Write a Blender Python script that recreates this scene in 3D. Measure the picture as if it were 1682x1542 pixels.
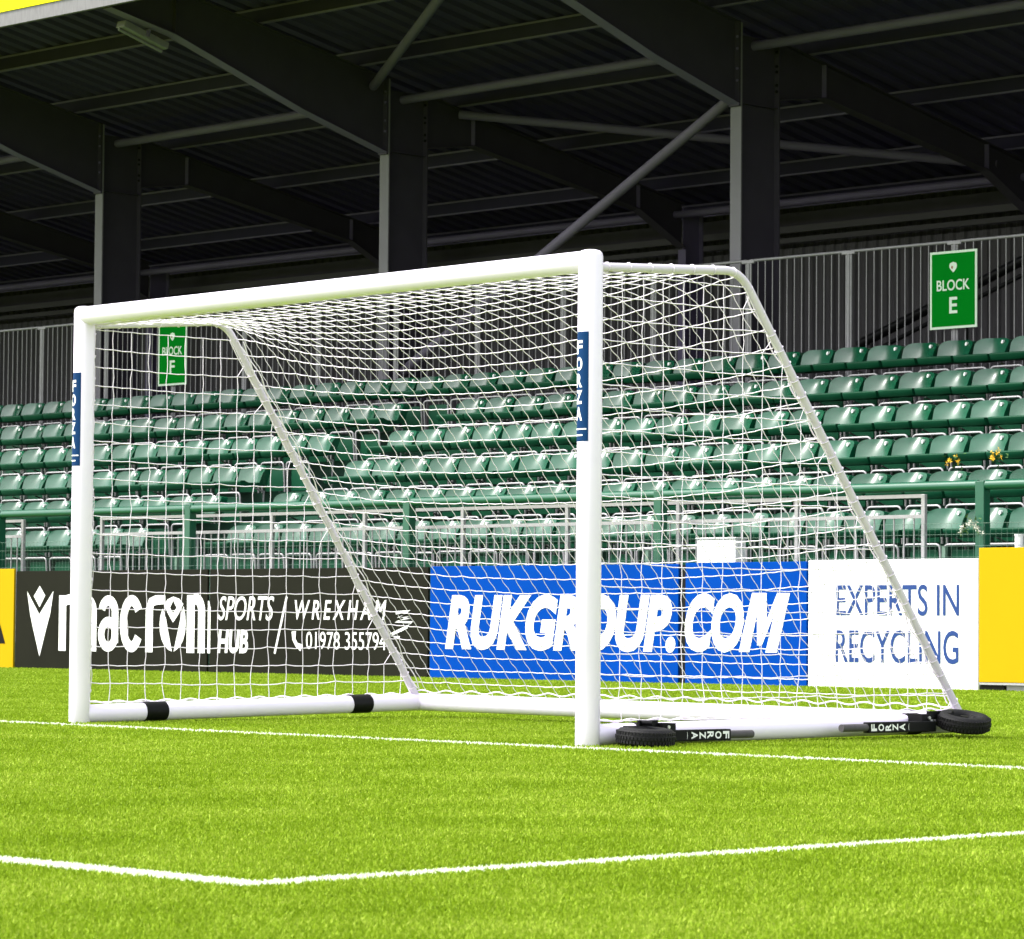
import bpy, math, random
import numpy as np
from mathutils import Vector, Matrix
random.seed(7); rng = np.random.default_rng(11)
for o in list(bpy.data.objects): bpy.data.objects.remove(o)
S = bpy.context.scene; COL = S.collection
R = math.radians; PI = math.pi
# ------------------------------------------------------------ camera, sky, sun, exposure
cam = bpy.data.objects.new('camera', bpy.data.cameras.new('camera')); COL.objects.link(cam); S.camera = cam
YAW, PIT, ROL = R(44.593), R(2.7033), R(0.4402)
F = Vector((-math.sin(YAW)*math.cos(PIT), math.cos(YAW)*math.cos(PIT), math.sin(PIT)))
r0 = Vector((math.cos(YAW), math.sin(YAW), 0)); u0 = r0.cross(F)
rr = r0*math.cos(ROL)+u0*math.sin(ROL); uu = u0*math.cos(ROL)-r0*math.sin(ROL)
m3 = Matrix((rr, uu, -F)).transposed().to_4x4(); m3.translation = (0, 0, .537)
cam.matrix_world = m3
cam.data.sensor_width = 36; cam.data.sensor_fit = 'HORIZONTAL'; cam.data.lens = 5470.35*36/1682
cam.data.dof.use_dof = True; cam.data.dof.focus_distance = 16.5; cam.data.dof.aperture_fstop = 22
cam.data.clip_start = .05; cam.data.clip_end = 3000
W = bpy.data.worlds.new('World'); S.world = W; W.use_nodes = True
nt = W.node_tree; bg = nt.nodes['Background']
sky = nt.nodes.new('ShaderNodeTexSky'); sky.sky_type = 'NISHITA'; sky.sun_disc = False
SUN_EL, SUN_AZ = 52, 222          # azimuth measured clockwise from +Y
sky.sun_elevation = R(SUN_EL); sky.sun_rotation = R(SUN_AZ); sky.dust_density = 3; sky.air_density = 1.0
hs = nt.nodes.new('ShaderNodeHueSaturation'); hs.inputs['Saturation'].default_value = .22
nt.links.new(sky.outputs[0], hs.inputs['Color']); nt.links.new(hs.outputs[0], bg.inputs[0]); bg.inputs[1].default_value = .15
sun = bpy.data.objects.new('sun', bpy.data.lights.new('sun', 'SUN')); COL.objects.link(sun)
sun.data.energy = 1.35; sun.data.angle = R(10); sun.data.color = (1, .97, .92)
az = R(SUN_AZ); el = R(SUN_EL)
sd = Vector((math.sin(az)*math.cos(el), math.cos(az)*math.cos(el), math.sin(el)))
sun.rotation_euler = sd.to_track_quat('Z', 'Y').to_euler(); sun.location = (0, 0, 30)
S.view_settings.view_transform = 'Standard'; S.view_settings.look = 'None'
S.view_settings.exposure = 1.75; S.view_settings.gamma = 1
S.render.engine = 'CYCLES'

# ------------------------------------------------------------ helpers
def mat(name, col, rough=.5, spec=.5, metal=0, var=.12, scale=6, coat=0, bump=0, bscale=60, stretch=None):
    m = bpy.data.materials.new(name); m.use_nodes = True; n = m.node_tree.nodes; l = m.node_tree.links
    b = n['Principled BSDF']; b.inputs['Roughness'].default_value = rough; b.inputs['Metallic'].default_value = metal
    b.inputs['Specular IOR Level'].default_value = spec; b.inputs['Coat Weight'].default_value = coat; b.inputs['Coat Roughness'].default_value = .12
    tc = n.new('ShaderNodeTexCoord'); mp = n.new('ShaderNodeMapping'); l.new(tc.outputs['Object'], mp.inputs[0])
    if stretch: mp.inputs['Scale'].default_value = stretch
    t = n.new('ShaderNodeTexNoise'); t.inputs['Scale'].default_value = scale; t.inputs['Detail'].default_value = 6
    l.new(mp.outputs[0], t.inputs[0])
    mx = n.new('ShaderNodeMix'); mx.data_type = 'RGBA'; l.new(t.outputs[0], mx.inputs[0])
    mx.inputs[6].default_value = (*[c*(1-var) for c in col], 1); mx.inputs[7].default_value = (*[min(1, c*(1+var)) for c in col], 1)
    l.new(mx.outputs[2], b.inputs['Base Color'])
    if bump:
        t2 = n.new('ShaderNodeTexNoise'); t2.inputs['Scale'].default_value = bscale; l.new(mp.outputs[0], t2.inputs[0])
        bp = n.new('ShaderNodeBump'); bp.inputs['Strength'].default_value = bump; bp.inputs['Distance'].default_value = .01
        l.new(t2.outputs[0], bp.inputs['Height']); l.new(bp.outputs[0], b.inputs['Normal'])
    return m
M = dict(
    white=mat('white_powder_coat', (.82, .745, .91), .3, .40, var=.02, scale=3),
    support=mat('support_tube_paint', (.62, .56, .66), .35, .4, var=.03, scale=3),
    net=mat('net_cord', (.82, .755, .85), .85, .2, var=.04, scale=40),
    black=mat('black_rubber', (.0055, .005, .006), .6, .22, var=.3, scale=60, bump=.3, bscale=180),
    blackp=mat('black_paint', (.0035, .0035, .004), .5, .12, var=.3, scale=30),
    grip=mat('grip_foam', (.07, .065, .07), .7, .3, var=.2, scale=50),
    steelw=mat('zinc_bolt', (.6, .6, .6), .35, .5, metal=.8),
    blue=mat('sticker_blue', (.002, .03, .105), .6, .08, var=.08),
    ink=mat('white_ink', (.82, .82, .82), .5, .3, var=.03),
    seat=mat('seat_green', (.0018, .060, .026), .24, .45, var=.3, scale=4, coat=.2),
    seat2=mat('seat_green_faded', (.003, .072, .034), .29, .45, var=.3, scale=5, coat=.15),
    seatp=mat('seat_shaded_green', (.0022, .052, .023), .5, .15, var=.2, scale=5),  # seat green darkened and dulled, shade of the downward-facing lip painted in
    galv=mat('galvanised_steel', (.34, .33, .34), .42, .5, metal=.25, var=.15, scale=20),
    galv2=mat('weathered_galvanised', (.20, .195, .205), .5, .5, metal=.2, var=.2, scale=12),
    rail=mat('rail_green', (.004, .075, .038), .3, .5, var=.12, scale=5),
    steel=mat('dark_steel', (.046, .040, .057), .65, .15, var=.18, scale=3),
    steel2=mat('tie_steel', (.118, .099, .180), .6, .2, var=.15, scale=4),
    flange=mat('sky_lit_flange_steel', (.165, .157, .178), .65, .2, var=.22, scale=1.6),  # lighter copy of the dark steel, sky light on column fronts painted in
    sheet=mat('roof_sheet', (.052, .042, .112), .6, .15, var=.2, scale=1.5),
    brace=mat('brace_steel', (.122, .106, .152), .6, .2, var=.15, scale=4),
    under=mat('soffit_flange_steel', (.14, .117, .225), .6, .2, var=.2, scale=1.6),
    purl=mat('purlin_steel', (.027, .0215, .056), .65, .12, var=.2, scale=3),
    clad=mat('wall_cladding', (.066, .062, .070), .65, .2, var=.2, scale=1.2),
    conc=mat('concrete', (.16, .155, .15), .85, .2, var=.2, scale=2, bump=.2, bscale=30),
    cgreen=mat('green_step_paint', (.005, .05, .026), .6, .3, var=.3, scale=3),
    yellow=mat('board_yellow', (.44, .275, .004), .7, .04, var=.04, scale=2),
    fasc=mat('fascia_yellow', (.85, .78, .0), .6, .1, var=.03, scale=2),
    fgrey=mat('fascia_trim', (.14, .135, .14), .5, .4, var=.45, scale=5, stretch=(6, 1, 1)),
    bblack=mat('board_black', (.0135, .0135, .0095), .7, .03, var=.4, scale=1.2),
    bblue=mat('board_blue', (.0006, .045, .29), .7, .02, var=.22, scale=1.5),
    bwhite=mat('board_white', (.80, .80, .80), .5, .3, var=.02, scale=2),
    navy=mat('navy_ink', (.006, .036, .17), .5, .3, var=.08),
    dark=mat('dark_ink', (.012, .012, .011), .7, .05),
    sign=mat('sign_green', (.0002, .155, .009), .8, .02, var=.06, scale=3),
    signw=mat('sign_white', (.50, .62, .50), .5, .3, var=.05),
    red=mat('crest_red', (.25, .08, .03), .5, .3),
    wire=mat('mesh_wire', (.10, .17, .13), .5, .4, var=.3, scale=30),
    petal=mat('yellow_petals', (.75, .42, .01), .6, .3, var=.2, scale=60),
    wpetal=mat('white_petals', (.6, .58, .5), .6, .3, var=.2, scale=60),
    leaf=mat('leaf_green', (.04, .10, .02), .6, .3, var=.4, scale=60),
)

class MB:                                    # collects shapes, links them as one mesh object
    def __init__(s): s.v = []; s.f = []; s.sm = []
    def add(s, v, f, smooth=False):
        k = len(s.v); s.v += [tuple(p) for p in v]; s.f += [tuple(i+k for i in q) for q in f]; s.sm += [smooth]*len(f); return s
    def box(s, x0, x1, y0, y1, z0, z1, mtx=None):
        v = [Vector((x, y, z)) for z in (z0, z1) for y in (y0, y1) for x in (x0, x1)]
        if mtx: v = [mtx @ p for p in v]
        return s.add(v, [(0, 2, 3, 1), (4, 5, 7, 6), (0, 1, 5, 4), (2, 6, 7, 3), (0, 4, 6, 2), (1, 3, 7, 5)])
    def tube(s, pts, r, n=12, caps=True, rz=None):   # rz: second radius (along the up-ish axis)
        pts = [Vector(p) for p in pts]; N = len(pts); rings = []
        up = None
        for i, p in enumerate(pts):
            t = (pts[min(i+1, N-1)]-pts[max(i-1, 0)]).normalized()
            if up is None:
                up = Vector((0, 0, 1)) if abs(t.z) < .9 else Vector((0, -1, 0))
            a = t.cross(up).normalized(); b = a.cross(t).normalized(); up = b
            ra = r[i] if isinstance(r, (list, tuple)) else r; rb = rz if rz else ra
            rings.append([p+a*math.cos(2*PI*k/n)*ra+b*math.sin(2*PI*k/n)*rb for k in range(n)])
        v = [q for g in rings for q in g]
        f = [(i*n+k, i*n+(k+1) % n, (i+1)*n+(k+1) % n, (i+1)*n+k) for i in range(N-1) for k in range(n)]
        s.add(v, f, True)
        if caps:
            s.add(rings[0], [tuple(range(n))[::-1]]); s.add(rings[-1], [tuple(range(n))])
        return s
    def prism(s, poly, d0, d1, mtx):          # poly in local xz, extruded along local y
        n = len(poly); v = [mtx @ Vector((x, d, z)) for d in (d0, d1) for x, z in poly]
        return s.add(v, [tuple(range(n)), tuple(range(n, 2*n))[::-1]]+[(i, i+n, (i+1) % n+n, (i+1) % n) for i in range(n)])
    def build(s, name, m, parent=None, bevel=0, auto=None):
        me = bpy.data.meshes.new(name); me.from_pydata(s.v, [], s.f); me.materials.append(m)
        me.polygons.foreach_set('use_smooth', s.sm); me.update()
        import bmesh
        b = bmesh.new(); b.from_mesh(me); bmesh.ops.recalc_face_normals(b, faces=b.faces); b.to_mesh(me); b.free()
        o = bpy.data.objects.new(name, me); COL.objects.link(o)
        if parent: o.parent = parent
        if bevel:
            md = o.modifiers.new('bevel', 'BEVEL'); md.width = bevel; md.segments = 2; md.limit_method = 'ANGLE'
        return o
def tag(o, label=None, cat=None, group=None, kind=None):
    for k, v in (('label', label), ('category', cat), ('group', group), ('kind', kind)):
        if v: o[k] = v
    return o
def empty(name, loc, label=None, cat=None, group=None, rz=0):
    o = bpy.data.objects.new(name, None); o.location = loc; o.rotation_euler.z = rz; o.empty_display_size = .1; COL.objects.link(o)
    return tag(o, label, cat, group)
def copy_tree(o, parent=None):
    c = o.copy(); COL.objects.link(c); c.parent = parent
    for ch in [x for x in bpy.data.objects if x.parent == o]: copy_tree(ch, c)
    return c
ORD = ['', 'first', 'second', 'third', 'fourth', 'fifth', 'sixth', 'seventh', 'eighth', 'ninth', 'tenth', 'eleventh', 'twelfth', 'thirteenth',
       'fourteenth', 'fifteenth', 'sixteenth', 'seventeenth', 'eighteenth', 'nineteenth', 'twentieth', 'twenty-first', 'twenty-second', 'twenty-third', 'twenty-fourth', 'twenty-fifth', 'twenty-sixth', 'twenty-seventh']

def text_mesh(txt, w, h, bold=0., shear=0., spacing=1., word=1., slices=0):
    cu = bpy.data.curves.new('t', 'FONT'); cu.body = txt; cu.offset = bold; cu.shear = shear; cu.space_character = spacing; cu.space_word = word
    cu.resolution_u = 4; ob = bpy.data.objects.new('t', cu); me = bpy.data.meshes.new_from_object(ob)
    v = np.array([p.co[:2] for p in me.vertices]); f = [tuple(p.vertices) for p in me.polygons]
    if slices:
        import bmesh
        b = bmesh.new(); b.from_mesh(me); xs_ = [q.co.x for q in b.verts]; a0, a1 = min(xs_), max(xs_)
        for i in range(1, slices):
            bmesh.ops.bisect_plane(b, geom=b.verts[:]+b.edges[:]+b.faces[:], plane_co=(a0+(a1-a0)*i/slices, 0, 0), plane_no=(1, 0, 0))
        b.to_mesh(me); b.free()
        v = np.array([p.co[:2] for p in me.vertices]); f = [tuple(p.vertices) for p in me.polygons]
    bpy.data.objects.remove(ob); bpy.data.curves.remove(cu); bpy.data.meshes.remove(me)
    lo = v.min(0); hi = v.max(0); v = (v-lo)/(hi-lo)*np.array([w, h])
    return v, f
def put_text(name, txt, x0, x1, z0, z1, y, m, parent, **k):     # on a board facing -Y; parent space
    v, f = text_mesh(txt, x1-x0, z1-z0, **k)
    mb = MB(); mb.add([(x0+a, y, z0+b) for a, b in v], f); return mb.build(name, m, parent)
def stroke(mb, pts, w, y, closed=False, cap=False):              # ribbon of width w (or list) in the xz plane
    P = [Vector((p[0], p[1])) for p in pts]; n = len(P); L = []; Rr = []
    for i in range(n):
        a = P[(i-1) % n] if (closed or i > 0) else P[i]; b = P[(i+1) % n] if (closed or i < n-1) else P[i]
        t = (b-a).normalized(); q = Vector((-t.y, t.x)); ww = w[i] if isinstance(w, (list, tuple)) else w
        L.append(P[i]+q*ww/2); Rr.append(P[i]-q*ww/2)
    v = [(p.x, y, p.y) for p in L]+[(p.x, y, p.y) for p in Rr]
    f = [(i, (i+1) % n, n+(i+1) % n, n+i) for i in range(n if closed else n-1)]
    mb.add(v, f)
def arc(cx, cz, rx, rz, a0, a1, n=16):
    return [(cx+rx*math.cos(R(a0+(a1-a0)*i/n)), cz+rz*math.sin(R(a0+(a1-a0)*i/n))) for i in range(n+1)]

# ------------------------------------------------------------ pitch, lines and turf
GL = ((-14.121, 10.932), (-7.694, 10.652))       # goal line
CN = (-5.246, 4.560)                              # corner of the box
def plane(name, x0, x1, y0, y1, z, m):
    return tag(MB().add([(x0, y0, z), (x1, y0, z), (x1, y1, z), (x0, y1, z)], [(0, 1, 2, 3)]).build(name, m), kind='structure')
def turf_material(name, blade):
    m = bpy.data.materials.new(name); m.use_nodes = True; n = m.node_tree.nodes; l = m.node_tree.links; b = n['Principled BSDF']
    geo = n.new('ShaderNodeNewGeometry'); sep = n.new('ShaderNodeSeparateXYZ'); l.new(geo.outputs['Position'], sep.inputs[0])
    def math_(op, a, c=None):
        q = n.new('ShaderNodeMath'); q.operation = op
        for i, x in enumerate((a, c)):
            if x is None: continue
            if isinstance(x, (int, float)): q.inputs[i].default_value = x
            else: l.new(x, q.inputs[i])
        return q.outputs[0]
    wob = n.new('ShaderNodeTexNoise'); wob.inputs['Scale'].default_value = 90; l.new(geo.outputs['Position'], wob.inputs[0])
    wv = math_('MULTIPLY', math_('SUBTRACT', wob.outputs[0], .5), .010)
    x, y = sep.outputs[0], sep.outputs[1]
    def dist(p, q):                                # signed distance from the line p-q, and position along it
        dx, dy = q[0]-p[0], q[1]-p[1]; L = math.hypot(dx, dy); dx /= L; dy /= L
        d = math_('SUBTRACT', math_('MULTIPLY', math_('SUBTRACT', x, p[0]), -dy), math_('MULTIPLY', math_('SUBTRACT', y, p[1]), -dx))
        t = math_('ADD', math_('MULTIPLY', math_('SUBTRACT', x, p[0]), dx), math_('MULTIPLY', math_('SUBTRACT', y, p[1]), dy))
        return math_('ADD', d, wv), t
    d1, t1 = dist(*GL); g1 = math_('LESS_THAN', math_('ABSOLUTE', d1), .088)
    d2, t2 = dist(CN, (-6.149, 4.592)); g2 = math_('MULTIPLY', math_('LESS_THAN', math_('ABSOLUTE', d2), .062), math_('GREATER_THAN', t2, -.05))
    d3, t3 = dist(CN, (-5.246, 7.263)); g3 = math_('MULTIPLY', math_('LESS_THAN', math_('ABSOLUTE', d3), .050), math_('GREATER_THAN', t3, -.05))
    white = math_('MAXIMUM', g1, math_('MAXIMUM', g2, g3))
    n1 = n.new('ShaderNodeTexNoise'); n1.inputs['Scale'].default_value = 130 if blade else 160; n1.inputs['Detail'].default_value = 3; l.new(geo.outputs['Position'], n1.inputs[0])
    n2 = n.new('ShaderNodeTexNoise'); n2.inputs['Scale'].default_value = 1.6; n2.inputs['Detail'].default_value = 4; l.new(geo.outputs['Position'], n2.inputs[0])
    cr = n.new('ShaderNodeValToRGB'); e = cr.color_ramp.elements
    a, c_, d_ = ((.065, .125, .002), (.205, .315, .010), (.56, .63, .12)) if blade else ((.06, .11, .002), (.16, .25, .004), (.28, .38, .015))
    e[0].position = .25; e[0].color = (*a, 1); e[1].position = .78; e[1].color = (*d_, 1); e.new(.5).color = (*c_, 1)
    mixn = math_('ADD', math_('MULTIPLY', n1.outputs[0], .72), math_('MULTIPLY', n2.outputs[0], .28)); l.new(mixn, cr.inputs[0])
    mx = n.new('ShaderNodeMix'); mx.data_type = 'RGBA'; l.new(white, mx.inputs[0]); l.new(cr.outputs[0], mx.inputs[6]); mx.inputs[7].default_value = (.66, .70, .56, 1)
    l.new(mx.outputs[2], b.inputs['Base Color']); b.inputs['Roughness'].default_value = .55; b.inputs['Specular IOR Level'].default_value = .08
    if blade:
        tr = n.new('ShaderNodeBsdfTranslucent'); l.new(mx.outputs[2], tr.inputs[0]); ms = n.new('ShaderNodeMixShader'); ms.inputs[0].default_value = .3
        l.new(b.outputs[0], ms.inputs[1]); l.new(tr.outputs[0], ms.inputs[2]); l.new(ms.outputs[0], n['Material Output'].inputs[0])
    else:
        bp = n.new('ShaderNodeBump'); bp.inputs['Strength'].default_value = .8; bp.inputs['Distance'].default_value = .02; l.new(n1.outputs[0], bp.inputs['Height']); l.new(bp.outputs[0], b.inputs['Normal'])
    return m
plane('ground', -1500, 1500, -1500, 1500, -.02, M['conc'])
plane('pitch', -90, 40, -60, 24.45, 0, turf_material('turf_base', False))
N = 1000000                                         # blades, thinner with distance
d = 4.2*np.exp(rng.random(N)*math.log(41/4.2)); lat = (rng.random(N)-.5)*(.37*d+1.3)
bx = F.x*d/math.cos(PIT)+r0.x*lat; by = F.y*d/math.cos(PIT)+r0.y*lat
ok = (by < 24.1) & (by > 1.5); bx, by, d = bx[ok], by[ok], d[ok]; N = len(bx)
ang = rng.random(N)*2*PI; lean = rng.normal(0, .55, N); la = rng.random(N)*2*PI
h = (.006+.0075*rng.random(N))*(1+.012*d); w = (.0017+.0013*rng.random(N))*(1+.16*(d-4)**.9)
def ldist(p, q):
    dx, dy = q[0]-p[0], q[1]-p[1]; L = math.hypot(dx, dy); return np.abs((bx-p[0])*-dy+(by-p[1])*dx)/L
inl0 = ldist(*GL) < .10; inl = ((ldist(CN, (-6.149, 4.592)) < .08) & (bx < CN[0]+.08)) | ((ldist(CN, (-5.246, 7.263)) < .07) & (by > CN[1]-.08))
h = np.where(inl0, h*.62, np.where(inl, h*.45, h))                        # the painted pile is matted down
co = np.zeros((N, 3, 3), np.float32)
co[:, 0] = np.c_[bx-np.cos(ang)*w, by-np.sin(ang)*w, np.zeros(N)]
co[:, 1] = np.c_[bx+np.cos(ang)*w, by+np.sin(ang)*w, np.zeros(N)]
co[:, 2] = np.c_[bx+np.cos(la)*np.abs(lean)*h, by+np.sin(la)*np.abs(lean)*h, h]
me = bpy.data.meshes.new('grass'); me.vertices.add(3*N); me.vertices.foreach_set('co', co.ravel())
me.loops.add(3*N); me.loops.foreach_set('vertex_index', np.arange(3*N, dtype=np.int32))
me.polygons.add(N); me.polygons.foreach_set('loop_start', np.arange(0, 3*N, 3, dtype=np.int32)); me.update(); me.validate()
me.materials.append(turf_material('turf_blade', True))
g = bpy.data.objects.new('grass', me); COL.objects.link(g); tag(g, 'short bright green artificial turf with white line markings', 'grass', kind='stuff')

# ------------------------------------------------------------ the goal
FL = Vector((-14.2596, 11.1622, 0)); FR = Vector((-10.3281, 10.9746, 0))
e1 = (FR-FL).normalized(); e2 = Vector((-e1.y, e1.x, 0)); GW = (FR-FL).length
goal = empty('football_goal', FL, 'white freestanding football goal with white net standing on the goal line', 'football goal', rz=math.atan2(e1.y, e1.x))
# goal space: x along the line (0 = left post), y backwards, z up
RP = .057
def post(x):
    mb = MB(); n = 32; zs = [(0, RP-.004), (.006, RP), (2.222, RP), (2.236, RP-.004), (2.246, RP-.014), (2.250, RP-.03), (2.251, 0.001)]
    v = [(x+math.cos(2*PI*k/n)*r, math.sin(2*PI*k/n)*r, z) for z, r in zs for k in range(n)]
    f = [(i*n+k, i*n+(k+1) % n, (i+1)*n+(k+1) % n, (i+1)*n+k) for i in range(len(zs)-1) for k in range(n)]
    mb.add(v, f, True); return mb.build('post', M['white'], goal)
posts = [post(0), post(GW)]
MB().tube([(0, 0, 2.199), (GW, 0, 2.199)], .0575, 32, rz=.0495).build('crossbar', M['white'], goal)
def sticker(x, pst, za, zb):
    c = R(-100); hw = R(50); rad = RP+.0012; n = 20
    mb = MB(); v = [(x+math.cos(c+hw*(2*i/n-1))*rad, math.sin(c+hw*(2*i/n-1))*rad, z) for z in (za, zb) for i in range(n+1)]
    mb.add(v, [(i, i+1, n+2+i, n+1+i) for i in range(n)], True); st = mb.build('brand_sticker', M['blue'], pst)
    mb = MB(); rad += .0012; H = (zb-za)
    def wrap(v, f, zc):
        mb.add([(x+math.cos(c-R(2)+(a/rad))*rad, math.sin(c-R(2)+(a/rad))*rad, zc+b) for a, b in v], f, True)
    for i, ch in enumerate('FORZA'):
        v, f = text_mesh(ch, .046, H*.126, bold=.035, slices=10); wrap([(a-.023, b) for a, b in v], f, zb-H*(.205+i*.152))
    q = lambda x0, x1, z0, z1: ([(x0+(x1-x0)*k/6, z) for z in (z0, z1) for k in range(7)], [(k, k+1, 8+k, 7+k) for k in range(6)])
    v, f = q(-.034, .045, 0, H*.012); wrap(v, f, za+H*.105)
    v, f = q(-.030, .026, 0, H*.014); wrap(v, f, za+H*.048)
    mb.build('sticker_lettering', M['ink'], pst)
hk = None
for i in range(17):
    for k, x in enumerate((0.0, GW)):
        if hk is None:
            hk = MB().tube([(0, RP-.004, 0), (0, RP+.012, 0), (0, RP+.016, .012)], .0055, 8).build('net_hook', M['white'], posts[k]); h_ = hk
        else:
            h_ = hk.copy(); COL.objects.link(h_); h_.parent = posts[k]
        h_.location = (x, 0, .17+.1205*i+.03*k)
sticker(0, posts[0], 1.385, 1.888); sticker(GW, posts[1], 1.377, 1.874)
DL, DR = 2.43, 2.61                               # depth at the left and right side
ZL, ZR = .092, .072                               # rear tube centre height
MB().tube([(0, .03, .0505), (-.0, DL, ZL)], .05, 24).build('base_tube', M['white'], goal)
MB().tube([(GW, .03, .0505), (GW, DR, ZR)], .05, 24).build('base_tube', M['white'], goal)
MB().tube([(-.03, DL, ZL+.0005), (GW+.03, DR, ZR+.0005)], .0505, 24).build('rear_base_tube', M['white'], goal)
def round_path(P, r, n=8):
    P = [Vector(p) for p in P]; out = [P[0]]
    for a, b, c in zip(P, P[1:], P[2:]):
        u = (a-b).normalized(); v = (c-b).normalized()
        for i in range(n+1):
            t = i/n; out.append((b+u*r)*(1-t)**2+b*2*t*(1-t)+(b+v*r)*t**2)
    return out+[P[-1]]
PL = [(0, .03, 2.150), (0, .955, 2.232), (0, 2.40, .13)]; PR = [(GW, .03, 2.175), (GW, .985, 2.232), (GW, 2.60, .125)]
for P, nm in ((PL, 'left'), (PR, 'right')):
    MB().tube(round_path(P, .11), .0205, 16).build('net_support', M['support'], goal)
# black clamp bands on the left base tube
for t in (.49, 1.96):
    z = .0505+(ZL-.05)*t/DL
    MB().tube([(0, t-.072, z), (0, t+.072, z+.0025)], .0545, 24).build('clamp_band', M['blackp'], goal)
# ---- nets: panels of square mesh in cord
def cord(mb, pts, r=.0025):
    mb.tube(pts, r, 4, caps=False)
def net_grid(mb, fn, nu, nv, r=.0025, amp=.006, sag=.003, skipv=None):
    K = {}
    for i in range(nu+1):
        for j in range(nv+1):
            p = fn(i/nu, j/nv)
            if p is None: continue
            e = 0 if j in (0, nv) or i in (0, nu) else 1
            K[i, j] = Vector(p)+Vector(rng.normal(0, amp, 3)*e*np.array([1, .6, .7]))
    for (i, j), p in K.items():
        for di, dj in ((1, 0), (0, 1)):
            q = K.get((i+di, j+dj))
            if q is None: continue
            if di: cord(mb, [p, (p+q)/2+Vector((0, 0, -sag)), q], r)
            else:
                o_ = Vector((.0075+rng.normal(0, .002), 0, 0)); cord(mb, [p, p.lerp(q, .3)-o_*.6, p.lerp(q, .7)+o_*.6, q], r)
    return K
def prof(P):                                      # arc-length parametrised polyline of a support
    Q = round_path(P, .11); L = [0]
    for a, b in zip(Q, Q[1:]): L.append(L[-1]+(b-a).length)
    def f(s):
        s = max(0, min(1, s))*L[-1]
        for i in range(len(Q)-1):
            if s <= L[i+1]+1e-9:
                return Q[i].lerp(Q[i+1], (s-L[i])/(L[i+1]-L[i]+1e-9))
        return Q[-1]
    return f, L[-1]
fL, LL = prof(PL); fR, LR = prof(PR)
TOPS = .97/((LL+LR)/2)
def back(u, v):
    edge = 1-abs(2*u-1)**2.4
    w_ = .175*edge*min(1, v/.12, (1-v)/.12); p = Vector((0, 0, 0)); n_ = 9 if w_ > 0 else 1
    for k in range(n_):                            # the cloth cuts the corner of the frame away from the sides
        q = v+(w_*(2*k/(n_-1)-1) if n_ > 1 else 0); q = max(0, min(1, q)); p += fL(q).lerp(fR(q), u)/n_
    am = .115*math.sin(PI*min(1, v*1.02))**.8*edge
    if v > .45: am = .115*edge*(1-((v-.45)/.55)**2.2)
    p += Vector((0, -.25*am, -am))
    if 0 < v < 1: p.z = max(p.z, .15)
    return p
mb = MB(); net_grid(mb, back, 37, 34, amp=.0030)
mb.build('back_net', M['net'], goal)
def side_panel(P, x, fpro, nm, D):
    (y1, z1), (y2, z2) = (P[1][1], P[1][2]), (P[2][1], P[2][2])
    ztop = P[0][2]; dz = .1035; dy = .1225 if D < 2.5 else .134
    nj = 20; ni = int(D/dy)+2
    def ymax(z): return y1+(y2-y1)*(z1-z)/(z1-z2)-.02 if z < z1-.02 else y1-.05
    K = {}; zb = .115
    for j in range(nj+1):
        z = zb+(ztop-.02-zb)*j/nj
        Ym = ymax(z); i = 0
        while True:
            y = .07+i*dy
            if y > Ym-.045: break
            a = .0018+.0035*(1-j/nj)**2
            K[i, j] = Vector((x+rng.normal(0, a), y+rng.normal(0, a)*(j not in (0, nj)), z-.008*math.sin(PI*min(1, y/Ym))*(0 < j < nj)+rng.normal(0, a*.8)*(0 < j < nj))); i += 1
        K['e', j] = Vector((x, Ym, z)); K['n', j] = i-1
        K['s', j] = Vector((x, .055, z+rng.normal(0, .004)))
    mb = MB()
    for j in range(nj+1):
        nn = K['n', j]
        if (0, j) in K: cord(mb, [K['s', j], K[0, j]])
        for i in range(nn): 
            p, q = K[i, j], K[i+1, j]; cord(mb, [p, (p+q)/2+Vector((0, 0, -.003)), q])
        cord(mb, [K[nn, j], K['e', j]] if nn >= 0 else [K['s', j], K['e', j]])
        if j < nj:
            for i in range(nn+1):
                if (i, j+1) in K:
                    p, q = K[i, j], K[i, j+1]; cord(mb, [p, (p+q)/2+Vector((0, rng.normal(0, .0035), 0)), q])
                else:                              # meets the sloping support
                    p = K[i, j]; cord(mb, [p, K['e', j+1].lerp(K['e', j], .35)])
    # border cord with lashings
    edge = [K['e', j]+Vector((rng.normal(0, .004), rng.normal(0, .006)-.012, 0)) for j in range(nj+1)]
    cord(mb, edge, .004)
    for k in range(26):
        s = .36+.62*k/25; c = fpro(s); c2 = fpro(s+.006); t = (c2-c).normalized()
        a = Vector((1, 0, 0)); b = a.cross(t).normalized()
        rad = .0235; tw = rng.normal(0, .25)
        mb.tube([c+a*math.cos(q)*rad+b*math.sin(q)*rad+t*(.010*q/6.3*(1+tw)) for q in np.linspace(0, 2*PI, 13)], .0028, 4, caps=False)
    for k in range(9):
        s = .02+.31*k/8; c = fpro(s)
        mb.tube([c+Vector((math.cos(q)*.023, 0, math.sin(q)*.023)) for q in np.linspace(0, 2*PI, 11)], .0026, 4, caps=False)
    return mb.build('side_net', M['net'], goal)
side_panel(PL, 0.0, fL, 'left', DL); side_panel(PR, GW, fR, 'right', DR)
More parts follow.
